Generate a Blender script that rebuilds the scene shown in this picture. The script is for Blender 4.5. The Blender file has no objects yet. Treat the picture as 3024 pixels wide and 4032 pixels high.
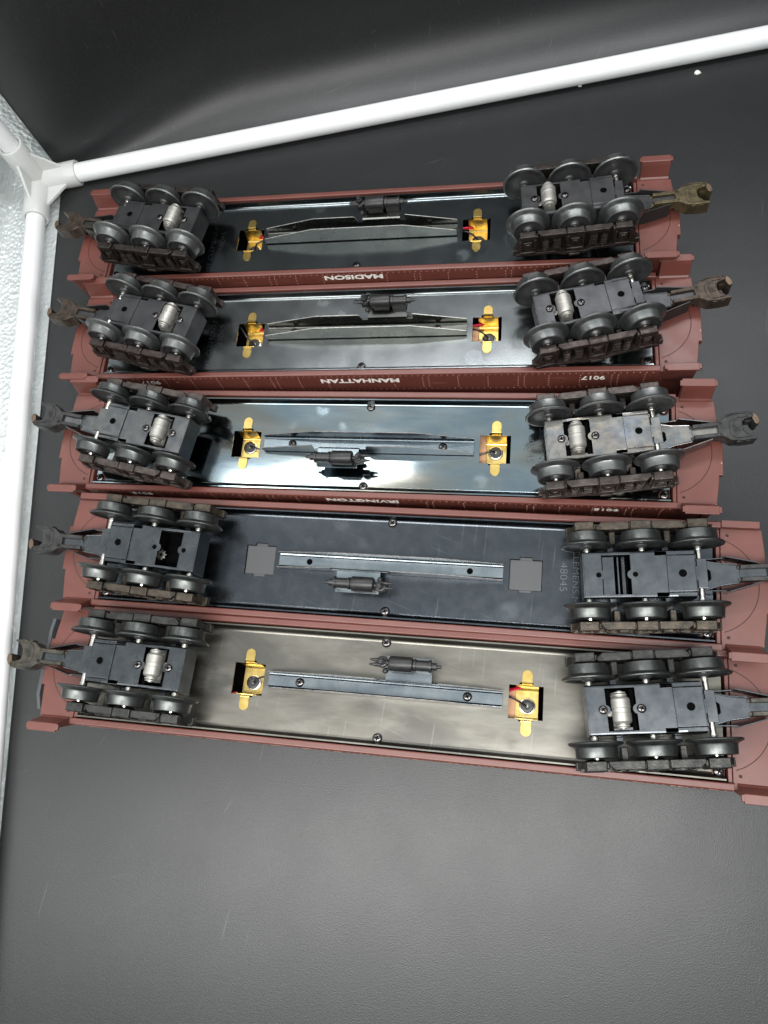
import bpy, bmesh, math, random
from mathutils import Matrix, Vector, noise
random.seed(7)
MM = 0.001
PZ = 57.0            # height of the cars' floor plates above the mat (mm)
scene = bpy.context.scene
col = scene.collection

# ------------------------------------------------------------------ camera
CAM_R = ((0.9819649, 0.0942545, -0.1638935), (0.0407815, -0.9520590, -0.3031841), (-0.1846126, 0.2910323, -0.9387323))
CAM_C = (71.311, -27.180, 404.572 + PZ)
cd = bpy.data.cameras.new('camera'); cam = bpy.data.objects.new('camera', cd); col.objects.link(cam)
r0, r1, r2 = [Vector(r) for r in CAM_R]
m = Matrix((r0, -r1, -r2)).transposed().to_4x4()
m.translation = Vector(CAM_C) * MM
cam.matrix_world = m
cd.sensor_fit = 'VERTICAL'; cd.sensor_height = 36.0; cd.sensor_width = 27.0
cd.lens = 2995.9 / 4032 * 36.0
cd.clip_start = 0.005; cd.clip_end = 20
scene.camera = cam

# ------------------------------------------------------------------ world, lamps, exposure
w = bpy.data.worlds.new('World'); scene.world = w; w.use_nodes = True
nt = w.node_tree; bg = nt.nodes['Background']
_n = nt.nodes; _l = nt.links            # pale tent roof overhead, dim towards the open front and the sides
_tc = _n.new('ShaderNodeTexCoord'); _sx = _n.new('ShaderNodeSeparateXYZ'); _l.new(_tc.outputs['Generated'], _sx.inputs[0])
_rp = _n.new('ShaderNodeValToRGB'); _e = _rp.color_ramp.elements
_e[0].position = 0.15; _e[0].color = (0.025, 0.026, 0.027, 1); _e[1].position = 0.92; _e[1].color = (0.68, 0.74, 0.76, 1)
_k = _e.new(0.60); _k.color = (0.15, 0.165, 0.17, 1)
_l.new(_sx.outputs['Z'], _rp.inputs['Fac']); _l.new(_rp.outputs['Color'], bg.inputs['Color'])
bg.inputs['Strength'].default_value = 1.0
def area(name, loc, size, size_y, power, colr, rz=0, target=None):
    l = bpy.data.lights.new(name, 'AREA'); l.shape = 'RECTANGLE'; l.size = size * MM; l.size_y = size_y * MM
    l.energy = power; l.color = colr
    o = bpy.data.objects.new(name, l); col.objects.link(o); o.location = Vector(loc) * MM
    o.rotation_euler = (0, 0, math.radians(rz))
    if target is not None:
        d = (Vector(target) * MM - o.location)
        o.rotation_euler = d.to_track_quat('-Z', 'Y').to_euler()
    return o
area('rear_light_strip', (-185, 256, 510), 230, 26, 0.27, (1.0, 0.98, 0.94), 9.5)
area('added_rear_glow_light', (90, 446, 500), 620, 26, 1.35, (0.98, 0.98, 1.0), 10)  # unseen lamp added for the glow on the sheet behind the rear rod
area('front_light_strip', (-10, -140, 540), 700, 120, 3.6, (1.0, 0.985, 0.96), 9.5)
scene.view_settings.view_transform = 'Standard'; scene.view_settings.look = 'None'
scene.view_settings.exposure = 0.5; scene.view_settings.gamma = 1.0
try: scene.view_settings.use_curve_mapping = False
except Exception: pass

# ------------------------------------------------------------------ materials
def srgb(r, g, b):
    f = lambda c: (c / 255) / 12.92 if c / 255 <= 0.04045 else ((c / 255 + 0.055) / 1.055) ** 2.4
    return (f(r), f(g), f(b), 1)
def mat(name, c1, c2=None, rough=0.5, r2=None, metallic=0.0, scale=120, bump=0.0, bscale=900, detail=5, stretch=(1, 1, 1), coat=0, spec=None, ramp=(0.35, 0.65), bdist=0.0002, extra=None):
    M = bpy.data.materials.new(name); M.use_nodes = True
    n = M.node_tree.nodes; L = M.node_tree.links; b = n['Principled BSDF']
    b.inputs['Metallic'].default_value = metallic; b.inputs['Roughness'].default_value = rough
    if spec is not None: b.inputs['Specular IOR Level'].default_value = spec
    if coat: b.inputs['Coat Weight'].default_value = coat; b.inputs['Coat Roughness'].default_value = 0.3
    tc = n.new('ShaderNodeTexCoord'); mp = n.new('ShaderNodeMapping'); mp.inputs['Scale'].default_value = stretch
    L.new(tc.outputs['Object'], mp.inputs['Vector'])
    b.inputs['Base Color'].default_value = c1
    if c2 is not None:
        nz = n.new('ShaderNodeTexNoise'); nz.inputs['Scale'].default_value = scale; nz.inputs['Detail'].default_value = detail
        nz.inputs['Roughness'].default_value = 0.6
        L.new(mp.outputs[0], nz.inputs['Vector'])
        rp = n.new('ShaderNodeValToRGB'); rp.color_ramp.elements[0].position = ramp[0]; rp.color_ramp.elements[1].position = ramp[1]
        rp.color_ramp.elements[0].color = c1; rp.color_ramp.elements[1].color = c2
        L.new(nz.outputs['Fac'], rp.inputs['Fac']); L.new(rp.outputs['Color'], b.inputs['Base Color'])
        if r2 is not None:
            mr = n.new('ShaderNodeMapRange'); mr.inputs['From Min'].default_value = 0.35; mr.inputs['From Max'].default_value = 0.65
            mr.inputs['To Min'].default_value = rough; mr.inputs['To Max'].default_value = r2
            nz2 = n.new('ShaderNodeTexNoise'); nz2.inputs['Scale'].default_value = scale * 1.7; nz2.inputs['Detail'].default_value = 6
            L.new(mp.outputs[0], nz2.inputs['Vector']); L.new(nz2.outputs['Fac'], mr.inputs['Value']); L.new(mr.outputs[0], b.inputs['Roughness'])
    if bump:
        nb = n.new('ShaderNodeTexNoise'); nb.inputs['Scale'].default_value = bscale; nb.inputs['Detail'].default_value = 3
        L.new(mp.outputs[0], nb.inputs['Vector'])
        bp = n.new('ShaderNodeBump'); bp.inputs['Strength'].default_value = bump; bp.inputs['Distance'].default_value = bdist
        L.new(nb.outputs['Fac'], bp.inputs['Height']); L.new(bp.outputs[0], b.inputs['Normal'])
    if extra: extra(M, n, L, b, tc, mp)
    return M
def chips(M, n, L, b, tc, mp):
    # pale rubbed specks and a few fine scratches in the moulded colour
    src = b.inputs['Base Color'].links[0].from_socket
    nz = n.new('ShaderNodeTexNoise'); nz.inputs['Scale'].default_value = 420; nz.inputs['Detail'].default_value = 3; L.new(tc.outputs['Object'], nz.inputs['Vector'])
    rp = n.new('ShaderNodeValToRGB'); rp.color_ramp.elements[0].position = 0.735; rp.color_ramp.elements[1].position = 0.76; L.new(nz.outputs['Fac'], rp.inputs['Fac'])
    mx = n.new('ShaderNodeMix'); mx.data_type = 'RGBA'; L.new(rp.outputs[0], mx.inputs[0]); L.new(src, mx.inputs[6]); mx.inputs[7].default_value = (0.55, 0.36, 0.30, 1)
    mp2 = n.new('ShaderNodeMapping'); mp2.inputs['Scale'].default_value = (30, 700, 300); mp2.inputs['Rotation'].default_value = (0, 0, 0.5); L.new(tc.outputs['Object'], mp2.inputs['Vector'])
    n2 = n.new('ShaderNodeTexNoise'); n2.inputs['Scale'].default_value = 1; n2.inputs['Detail'].default_value = 2; L.new(mp2.outputs[0], n2.inputs['Vector'])
    r2_ = n.new('ShaderNodeValToRGB'); r2_.color_ramp.elements[0].position = 0.72; r2_.color_ramp.elements[1].position = 0.78; r2_.color_ramp.elements[1].color = (0.4, 0.4, 0.4, 1); L.new(n2.outputs['Fac'], r2_.inputs['Fac'])
    m2 = n.new('ShaderNodeMix'); m2.data_type = 'RGBA'; L.new(r2_.outputs[0], m2.inputs[0]); L.new(mx.outputs[2], m2.inputs[6]); m2.inputs[7].default_value = (0.30, 0.13, 0.10, 1)
    L.new(m2.outputs[2], b.inputs['Base Color'])
RED = mat('red_brown_plastic', (0.118, 0.035, 0.026, 1), (0.136, 0.042, 0.032, 1), 0.36, 0.44, scale=60, bump=0.12, bscale=2500, spec=0.6, extra=chips)
REDD = mat('groove_shadow_brown', (0.03, 0.008, 0.007, 1), rough=0.7)
RIVET = mat('rivet_worn_brown', (0.50, 0.26, 0.19, 1), rough=0.45)
WHITEINK = mat('white_lettering_ink', (0.85, 0.82, 0.76, 1), rough=0.6)
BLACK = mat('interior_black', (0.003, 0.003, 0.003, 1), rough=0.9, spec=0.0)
def plate_extra(stain, amt, tint=None, smudge=0.35, scr=0.15):
    def f(M, n, L, b, tc, mp):
        # large stains with soft outline over the mottled steel + small finger smudges in the gloss
        src = b.inputs['Base Color'].links[0].from_socket
        nz = n.new('ShaderNodeTexNoise'); nz.inputs['Scale'].default_value = 26; nz.inputs['Detail'].default_value = 7; nz.inputs['Distortion'].default_value = 0.8
        mp2 = n.new('ShaderNodeMapping'); mp2.inputs['Scale'].default_value = (0.45, 1.1, 1); L.new(tc.outputs['Object'], mp2.inputs['Vector'])
        L.new(mp2.outputs[0], nz.inputs['Vector'])
        rp = n.new('ShaderNodeValToRGB'); rp.color_ramp.elements[0].position = 0.50; rp.color_ramp.elements[1].position = 0.62
        L.new(nz.outputs['Fac'], rp.inputs['Fac'])
        mu = n.new('ShaderNodeMath'); mu.operation = 'MULTIPLY'; mu.inputs[1].default_value = amt; L.new(rp.outputs[0], mu.inputs[0])
        mx = n.new('ShaderNodeMix'); mx.data_type = 'RGBA'; L.new(mu.outputs[0], mx.inputs[0]); L.new(src, mx.inputs[6]); mx.inputs[7].default_value = stain
        out = mx.outputs[2]
        if tint:
            nt_ = n.new('ShaderNodeTexNoise'); nt_.inputs['Scale'].default_value = 34; nt_.inputs['Detail'].default_value = 6; nt_.inputs['Distortion'].default_value = 1.5
            L.new(mp2.outputs[0], nt_.inputs['Vector'])
            r3 = n.new('ShaderNodeValToRGB'); e = r3.color_ramp.elements
            e[0].position = 0.30; e[0].color = (0.42, 0.60, 0.78, 1); e[1].position = 0.72; e[1].color = (0.80, 0.62, 0.44, 1)
            k = e.new(0.46); k.color = (0.78, 0.84, 0.86, 1); k = e.new(0.56); k.color = (0.86, 0.82, 0.74, 1)
            L.new(nt_.outputs['Fac'], r3.inputs['Fac'])
            m2 = n.new('ShaderNodeMix'); m2.data_type = 'RGBA'; m2.blend_type = 'MULTIPLY'; m2.inputs[0].default_value = tint
            L.new(out, m2.inputs[6]); L.new(r3.outputs[0], m2.inputs[7]); out = m2.outputs[2]
        # fine directional scratches, mostly across, some along
        for sc_, rot in (((700, 22, 1), 0.06), ((18, 800, 1), 0.35)):
            ms = n.new('ShaderNodeMapping'); ms.inputs['Rotation'].default_value = (0, 0, rot); L.new(tc.outputs['Object'], ms.inputs['Vector'])
            ms2 = n.new('ShaderNodeMapping'); ms2.inputs['Scale'].default_value = sc_; L.new(ms.outputs[0], ms2.inputs['Vector'])
            ns = n.new('ShaderNodeTexNoise'); ns.inputs['Scale'].default_value = 1; ns.inputs['Detail'].default_value = 3; L.new(ms2.outputs[0], ns.inputs['Vector'])
            rs_ = n.new('ShaderNodeValToRGB'); rs_.color_ramp.elements[0].position = 0.66; rs_.color_ramp.elements[1].position = 0.76; rs_.color_ramp.elements[1].color = (scr, scr, scr, 1); L.new(ns.outputs['Fac'], rs_.inputs['Fac'])
            mz = n.new('ShaderNodeMix'); mz.data_type = 'RGBA'; L.new(rs_.outputs[0], mz.inputs[0]); L.new(out, mz.inputs[6]); mz.inputs[7].default_value = (0.34, 0.36, 0.37, 1)
            out = mz.outputs[2]
        L.new(out, b.inputs['Base Color'])
        # fingerprints: rounder voronoi blots roughen the finish
        vo = n.new('ShaderNodeTexVoronoi'); vo.inputs['Scale'].default_value = 48; L.new(tc.outputs['Object'], vo.inputs['Vector'])
        r4 = n.new('ShaderNodeValToRGB'); r4.color_ramp.elements[0].position = 0.16; r4.color_ramp.elements[1].position = 0.30
        r4.color_ramp.elements[0].color = (1, 1, 1, 1); r4.color_ramp.elements[1].color = (0, 0, 0, 1)
        L.new(vo.outputs['Distance'], r4.inputs['Fac'])
        no = n.new('ShaderNodeTexNoise'); no.inputs['Scale'].default_value = 40; L.new(tc.outputs['Object'], no.inputs['Vector'])
        r5 = n.new('ShaderNodeValToRGB'); r5.color_ramp.elements[0].position = 0.52; r5.color_ramp.elements[1].position = 0.60; L.new(no.outputs['Fac'], r5.inputs['Fac'])
        ml = n.new('ShaderNodeMath'); ml.operation = 'MULTIPLY'; L.new(r4.outputs[0], ml.inputs[0]); L.new(r5.outputs[0], ml.inputs[1])
        if b.inputs['Roughness'].links:
            rs = b.inputs['Roughness'].links[0].from_socket
            ad = n.new('ShaderNodeMath'); ad.operation = 'MULTIPLY_ADD'; ad.inputs[1].default_value = smudge * 0.4
            L.new(ml.outputs[0], ad.inputs[0]); L.new(rs, ad.inputs[2]); L.new(ad.outputs[0], b.inputs['Roughness'])
    return f
PLATE = [
    mat('black_gloss_steel', (0.13, 0.15, 0.158, 1), (0.155, 0.175, 0.182, 1), 0.17, 0.23, metallic=1, scale=30, extra=plate_extra((0.115, 0.125, 0.13, 1), 0.5)),
    mat('black_smudged_steel', (0.16, 0.175, 0.18, 1), (0.19, 0.205, 0.205, 1), 0.19, 0.27, metallic=1, scale=30, extra=plate_extra((0.13, 0.14, 0.142, 1), 0.5)),
    mat('heat_tinted_steel', (0.20, 0.24, 0.26, 1), (0.25, 0.285, 0.30, 1), 0.09, 0.14, metallic=1, scale=45, stretch=(0.4, 1.8, 1), extra=plate_extra((0.24, 0.225, 0.195, 1), 0.55, tint=0.5, scr=0.2)),
    mat('slate_steel', (0.060, 0.067, 0.076, 1), (0.072, 0.080, 0.089, 1), 0.24, 0.29, metallic=1, scale=90, extra=plate_extra((0.052, 0.059, 0.070, 1), 0.5, scr=0.3)),
    mat('dull_beige_steel', (0.125, 0.118, 0.102, 1), (0.180, 0.172, 0.152, 1), 0.36, 0.42, metallic=1, scale=70, stretch=(0.4, 1.6, 1), extra=plate_extra((0.085, 0.082, 0.076, 1), 0.75, scr=0.3)),
]
TRK = [
    mat('truck_black_steel', (0.035, 0.036, 0.038, 1), (0.06, 0.06, 0.062, 1), 0.36, 0.5, metallic=0.6, scale=90, bump=0.05),
    mat('truck_black_satin_steel', (0.045, 0.047, 0.05, 1), (0.08, 0.08, 0.085, 1), 0.34, 0.48, metallic=0.7, scale=90, bump=0.05),
    mat('truck_mottled_steel', (0.085, 0.092, 0.102, 1), (0.15, 0.15, 0.148, 1), 0.28, 0.42, metallic=1, scale=150, bump=0.05),
    mat('truck_blue_steel', (0.085, 0.092, 0.10, 1), (0.12, 0.127, 0.136, 1), 0.22, 0.32, metallic=1, scale=80, bump=0.05),
    mat('truck_grey_steel', (0.082, 0.09, 0.098, 1), (0.118, 0.125, 0.133, 1), 0.22, 0.32, metallic=1, scale=80, bump=0.05),
]
TINT = mat('truck_heat_tinted_steel', (0.21, 0.21, 0.215, 1), (0.33, 0.29, 0.25, 1), 0.24, 0.38, metallic=1, scale=170, bump=0.05, extra=plate_extra((0.32, 0.36, 0.46, 1), 0.5, tint=0.5))
SIDEF = [mat('side_frame_' + nm, a, b_, 0.32, 0.48, metallic=0.6, scale=260, bump=0.5, bscale=1400, bdist=0.0003) for nm, a, b_ in (
    ('dark_brown', (0.018, 0.014, 0.013, 1), (0.050, 0.041, 0.036, 1)),
    ('brown', (0.024, 0.017, 0.016, 1), (0.066, 0.051, 0.046, 1)),
    ('worn_brown', (0.036, 0.028, 0.025, 1), (0.085, 0.070, 0.063, 1)),
    ('rusty_grey', (0.030, 0.026, 0.021, 1), (0.078, 0.062, 0.046, 1)),
    ('charcoal', (0.020, 0.020, 0.019, 1), (0.046, 0.046, 0.043, 1)))]
RECESS_SHADE = mat('shaded_recess_metal', (0.012, 0.010, 0.009, 1), rough=0.8, spec=0.1)  # same metal as the frame, recess shade put into the colour
WHEEL = mat('wheel_grey_metal', (0.10, 0.108, 0.108, 1), (0.18, 0.185, 0.18, 1), 0.32, 0.46, metallic=0.85, scale=160, bump=0.08, bscale=1800)
WHEEL2 = mat('wheel_dark_metal', (0.055, 0.06, 0.06, 1), (0.11, 0.115, 0.11, 1), 0.30, 0.44, metallic=0.85, scale=160, bump=0.08, bscale=1800)
WHEELD = mat('wheel_dark_face', (0.05, 0.052, 0.054, 1), (0.085, 0.085, 0.085, 1), 0.42, metallic=0.6, scale=160)
AXLE = mat('bright_axle_steel', (0.62, 0.60, 0.55, 1), (0.78, 0.76, 0.70, 1), 0.22, 0.34, metallic=1, scale=300)
ROLLER = mat('roller_nickel', (0.34, 0.33, 0.30, 1), (0.46, 0.45, 0.42, 1), 0.42, 0.5, metallic=0.7, scale=120, stretch=(0.2, 1.5, 0.2))
SCREW = mat('screw_black_steel', (0.09, 0.085, 0.085, 1), (0.16, 0.15, 0.145, 1), 0.26, metallic=1, scale=300)
BRASS = mat('brass', (0.50, 0.35, 0.10, 1), (0.60, 0.44, 0.16, 1), 0.26, 0.34, metallic=1, scale=160, bump=0.04)
BEAM = [mat('beam_' + nm, a, b_, 0.24, 0.28, metallic=1, scale=60) for nm, a, b_ in (
    ('black_steel', (0.10, 0.105, 0.10, 1), (0.15, 0.152, 0.142, 1)), ('black_steel_b', (0.115, 0.12, 0.115, 1), (0.18, 0.178, 0.16, 1)),
    ('pale_blue_steel', (0.12, 0.15, 0.17, 1), (0.18, 0.21, 0.23, 1)), ('slate_steel', (0.17, 0.20, 0.22, 1), (0.27, 0.30, 0.315, 1)), ('blue_grey_steel', (0.15, 0.175, 0.195, 1), (0.25, 0.275, 0.29, 1)))]
EDGE = mat('sheared_steel_edge', (0.62, 0.62, 0.58, 1), (0.34, 0.33, 0.31, 1), 0.45, metallic=0.6, scale=400)
EDGED = mat('dark_sheared_edge', (0.10, 0.10, 0.10, 1), (0.22, 0.20, 0.19, 1), 0.5, metallic=0.5, scale=300)
FLANGE = mat('dark_flange_steel', (0.045, 0.055, 0.065, 1), (0.065, 0.075, 0.085, 1), 0.2, 0.26, metallic=1, scale=60)
PLAS = mat('black_moulded_plastic', (0.012, 0.012, 0.012, 1), (0.018, 0.018, 0.018, 1), 0.36, 0.5, scale=300, bump=0.15, bscale=800)
COUP = [mat('coupler_' + nm, a, b_, 0.38, 0.55, metallic=0.55, scale=220, bump=0.4, bscale=1200) for nm, a, b_ in (
    ('dark_brown', (0.035, 0.026, 0.02, 1), (0.08, 0.06, 0.045, 1)), ('black', (0.028, 0.028, 0.028, 1), (0.06, 0.06, 0.058, 1)),
    ('bronze', (0.055, 0.043, 0.024, 1), (0.12, 0.096, 0.05, 1)), ('dusty', (0.034, 0.033, 0.029, 1), (0.085, 0.077, 0.060, 1)))]
COPPER = mat('worn_copper_face', (0.20, 0.14, 0.095, 1), (0.12, 0.085, 0.06, 1), 0.45, metallic=0.7, scale=300)
WIRER = mat('red_wire', (0.5, 0.012, 0.04, 1), rough=0.35)
WIREB = mat('black_wire', (0.012, 0.012, 0.012, 1), rough=0.35)
TAN = mat('tan_card', (0.52, 0.28, 0.15, 1), (0.60, 0.34, 0.19, 1), 0.7, scale=300)
GREYC = mat('grey_cover_plastic', (0.055, 0.056, 0.058, 1), rough=0.5)
RUBBER = mat('grey_rubber', (0.075, 0.08, 0.088, 1), rough=0.5)
GROM = mat('black_grommet', (0.02, 0.02, 0.02, 1), rough=0.4)
PVC = mat('white_pvc', (0.84, 0.86, 0.86, 1), (0.88, 0.89, 0.885, 1), 0.2, 0.26, scale=30)
PVCC = mat('milky_connector', (0.80, 0.81, 0.79, 1), rough=0.28)
PVCC.node_tree.nodes['Principled BSDF'].inputs['Transmission Weight'].default_value = 0.25
PVCC.node_tree.nodes['Principled BSDF'].inputs['Subsurface Weight'].default_value = 0.15
PVCC.node_tree.nodes['Principled BSDF'].inputs['Subsurface Radius'].default_value = (0.004, 0.004, 0.004)
CRUMB = mat('white_crumb', (0.75, 0.73, 0.68, 1), rough=0.7)
def sheet_extra(M, n, L, b, tc, mp):
    src = b.inputs['Base Color'].links[0].from_socket
    # fine speckle of dust
    nz = n.new('ShaderNodeTexNoise'); nz.inputs['Scale'].default_value = 2600; nz.inputs['Detail'].default_value = 2; L.new(tc.outputs['Object'], nz.inputs['Vector'])
    rp = n.new('ShaderNodeValToRGB'); rp.color_ramp.elements[0].position = 0.55; rp.color_ramp.elements[1].position = 0.78; L.new(nz.outputs['Fac'], rp.inputs['Fac'])
    rp.color_ramp.elements[1].color = (0.6, 0.6, 0.6, 1)
    mx = n.new('ShaderNodeMix'); mx.data_type = 'RGBA'; L.new(rp.outputs[0], mx.inputs[0]); L.new(src, mx.inputs[6]); mx.inputs[7].default_value = (0.10, 0.10, 0.10, 1)
    out = mx.outputs[2]
    # long faint scuffs, two directions, broken up by a mask
    for rot, sc, thr in ((84, (16, 420, 60), 0.76), (66, (22, 520, 60), 0.77), (20, (18, 460, 60), 0.76)):
        m1 = n.new('ShaderNodeMapping'); m1.inputs['Rotation'].default_value = (0, 0, math.radians(-rot)); L.new(tc.outputs['Object'], m1.inputs['Vector'])
        m2 = n.new('ShaderNodeMapping'); m2.inputs['Scale'].default_value = sc; L.new(m1.outputs[0], m2.inputs['Vector'])
        n1 = n.new('ShaderNodeTexNoise'); n1.inputs['Scale'].default_value = 1; n1.inputs['Detail'].default_value = 2.5; n1.inputs['Distortion'].default_value = 0.15; L.new(m2.outputs[0], n1.inputs['Vector'])
        r1_ = n.new('ShaderNodeValToRGB'); r1_.color_ramp.elements[0].position = thr - 0.05; r1_.color_ramp.elements[1].position = thr + 0.03; r1_.color_ramp.elements[1].color = (0.22, 0.22, 0.22, 1)
        L.new(n1.outputs['Fac'], r1_.inputs['Fac'])
        mm = n.new('ShaderNodeMix'); mm.data_type = 'RGBA'; L.new(r1_.outputs[0], mm.inputs[0]); L.new(out, mm.inputs[6]); mm.inputs[7].default_value = (0.16, 0.16, 0.16, 1)
        out = mm.outputs[2]
    L.new(out, b.inputs['Base Color'])
SHEET = mat('black_plastic_sheet', (0.0125, 0.0132, 0.014, 1), (0.0145, 0.0152, 0.016, 1), 0.37, 0.40, scale=14, bump=0.5, bscale=1500, bdist=0.00022, extra=sheet_extra)
def foil_extra(M, n, L, b, tc, mp):
    vo = n.new('ShaderNodeTexVoronoi'); vo.inputs['Scale'].default_value = 300; L.new(tc.outputs['Object'], vo.inputs['Vector'])
    nz = n.new('ShaderNodeTexNoise'); nz.inputs['Scale'].default_value = 60; nz.inputs['Detail'].default_value = 4; L.new(tc.outputs['Object'], nz.inputs['Vector'])
    ad = n.new('ShaderNodeMath'); ad.operation = 'ADD'; L.new(vo.outputs['Distance'], ad.inputs[0]); L.new(nz.outputs['Fac'], ad.inputs[1])
    bp = n.new('ShaderNodeBump'); bp.inputs['Strength'].default_value = 1.0; bp.inputs['Distance'].default_value = 0.0008
    L.new(ad.outputs[0], bp.inputs['Height']); L.new(bp.outputs[0], b.inputs['Normal'])
FOIL = mat('silver_foil_fabric', (0.80, 0.83, 0.83, 1), rough=0.32, metallic=0.6, extra=foil_extra)
HEM = mat('tape_edge', (0.70, 0.69, 0.60, 1), rough=0.5)

# ------------------------------------------------------------------ mesh helpers (all in mm)
class MB:
    def __init__(s): s.v = []; s.f = []; s.m = []; s.sm = []
    def add(s, vs, fs, mi=0, smooth=False):
        o = len(s.v); s.v += [tuple(x) for x in vs]
        for f in fs: s.f.append(tuple(i + o for i in f)); s.m.append(mi); s.sm.append(smooth)
        return s
    def box(s, x0, x1, y0, y1, z0, z1, mi=0, rz=0, c=None):
        vs = [(x, y, z) for x in (x0, x1) for y in (y0, y1) for z in (z0, z1)]
        if rz:
            a = math.radians(rz); cx, cy = c or ((x0 + x1) / 2, (y0 + y1) / 2)
            vs = [(cx + (x - cx) * math.cos(a) - (y - cy) * math.sin(a), cy + (x - cx) * math.sin(a) + (y - cy) * math.cos(a), z) for x, y, z in vs]
        return s.add(vs, [(0, 1, 3, 2), (4, 6, 7, 5), (0, 4, 5, 1), (2, 3, 7, 6), (0, 2, 6, 4), (1, 5, 7, 3)], mi)
    def bbox(s, x0, x1, y0, y1, z0, z1, b=0.3, mi=0):
        """box whose upper edges are chamfered"""
        vs = [(x0, y0, z0), (x1, y0, z0), (x1, y1, z0), (x0, y1, z0), (x0, y0, z1 - b), (x1, y0, z1 - b), (x1, y1, z1 - b), (x0, y1, z1 - b),
              (x0 + b, y0 + b, z1), (x1 - b, y0 + b, z1), (x1 - b, y1 - b, z1), (x0 + b, y1 - b, z1)]
        fs = [(0, 3, 2, 1), (8, 9, 10, 11)]
        for i in range(4):
            j = (i + 1) % 4; fs += [(i, j, j + 4, i + 4), (i + 4, j + 4, j + 8, i + 8)]
        return s.add(vs, fs, mi)
    def prism(s, pts, z0, z1, mi=0, axis='z', smooth=False, cham=0):
        """polygon pts (a,b) extruded; axis z: (a,b,z); axis x: (z,a,b); axis y: (a,z,b)"""
        n = len(pts)
        def P(a, b, z): return {'z': (a, b, z), 'x': (z, a, b), 'y': (a, z, b)}[axis]
        rings = [(pts, z0)]
        if cham:
            cx = sum(p[0] for p in pts) / n; cy = sum(p[1] for p in pts) / n
            rings.append((pts, z1 - cham))
            q = []
            for i in range(n):
                a, b, c = Vector(pts[i - 1]), Vector(pts[i]), Vector(pts[(i + 1) % n])
                d1 = (b - a).normalized(); d2 = (c - b).normalized()
                n1 = Vector((-d1.y, d1.x)); n2 = Vector((-d2.y, d2.x)); nn = (n1 + n2)
                nn = nn / max(nn.length, 1e-6) * min(1.6, 1 / max(0.4, (nn.length / 2)))
                sgn = 1 if poly_area(pts) > 0 else -1
                q.append(tuple(b + nn * cham * sgn))
            rings.append((q, z1))
        else: rings.append((pts, z1))
        vs = [P(a, b, z) for ps, z in rings for a, b in ps]
        fs = [tuple(range(n))[::-1], tuple(range((len(rings) - 1) * n, len(rings) * n))]
        for k in range(len(rings) - 1):
            for i in range(n):
                j = (i + 1) % n; fs.append((k * n + i, k * n + j, k * n + n + j, k * n + n + i))
        return s.add(vs, fs, mi, smooth)
    def lathe(s, prof, axis='z', c=(0, 0, 0), n=40, mi=0, smooth=True, mis=None):
        """prof: list of (radius, along)"""
        vs = []
        for r, t in prof:
            for k in range(n):
                a = 2 * math.pi * k / n; p = r * math.cos(a); q = r * math.sin(a)
                v = {'z': (p, q, t), 'y': (p, t, q), 'x': (t, p, q)}[axis]
                vs.append((v[0] + c[0], v[1] + c[1], v[2] + c[2]))
        o = len(s.v); s.v += vs
        for i in range(len(prof) - 1):
            for k in range(n):
                k2 = (k + 1) % n
                s.f.append((o + i * n + k, o + i * n + k2, o + (i + 1) * n + k2, o + (i + 1) * n + k)); s.m.append(mis[i] if mis else mi); s.sm.append(smooth)
        for i in (0, len(prof) - 1):
            if prof[i][0] > 1e-3:
                s.f.append(tuple(o + i * n + k for k in range(n))); s.m.append(mi); s.sm.append(False)
        return s
    def disc(s, x, y, z, r, mi=0, n=22):
        return s.add([(x + r * math.cos(2 * math.pi * k / n), y + r * math.sin(2 * math.pi * k / n), z) for k in range(n)], [tuple(range(n))], mi)
    def tube(s, pts, r, n=8, mi=0, cap=True):
        P = [Vector(p) for p in pts]; o = len(s.v); up = Vector((0, 0, 1))
        for i, p in enumerate(P):
            d = (P[min(i + 1, len(P) - 1)] - P[max(i - 1, 0)]).normalized()
            u = d.cross(up)
            if u.length < 1e-3: u = d.cross(Vector((1, 0, 0)))
            u.normalize(); v = u.cross(d)
            for k in range(n):
                a = 2 * math.pi * k / n; s.v.append(tuple(p + (u * math.cos(a) + v * math.sin(a)) * r))
        for i in range(len(P) - 1):
            for k in range(n):
                k2 = (k + 1) % n; s.f.append((o + i * n + k, o + i * n + k2, o + (i + 1) * n + k2, o + (i + 1) * n + k)); s.m.append(mi); s.sm.append(True)
        if cap:
            for i in (0, len(P) - 1): s.f.append(tuple(o + i * n + k for k in range(n))); s.m.append(mi); s.sm.append(False)
        return s
    def grid(s, us, vs_, hole, zf, th=0.6, mi=0, smooth=False, xf=None):
        """sheet of metal: cells (us x vs_) minus those in hole(uc, vc); zf(v) -> (v', z)"""
        cells = [[not hole((us[i] + us[i + 1]) / 2, (vs_[j] + vs_[j + 1]) / 2) for j in range(len(vs_) - 1)] for i in range(len(us) - 1)]
        o = len(s.v); nv = len(vs_)
        for lay in (0, 1):
            for u in us:
                for v in vs_:
                    a, z = zf(v); s.v.append((u, a, z - lay * th))
        N = len(us) * nv; idx = lambda i, j, l: o + l * N + i * nv + j
        def F(q, sm): s.f.append(q); s.m.append(mi); s.sm.append(sm)
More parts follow.
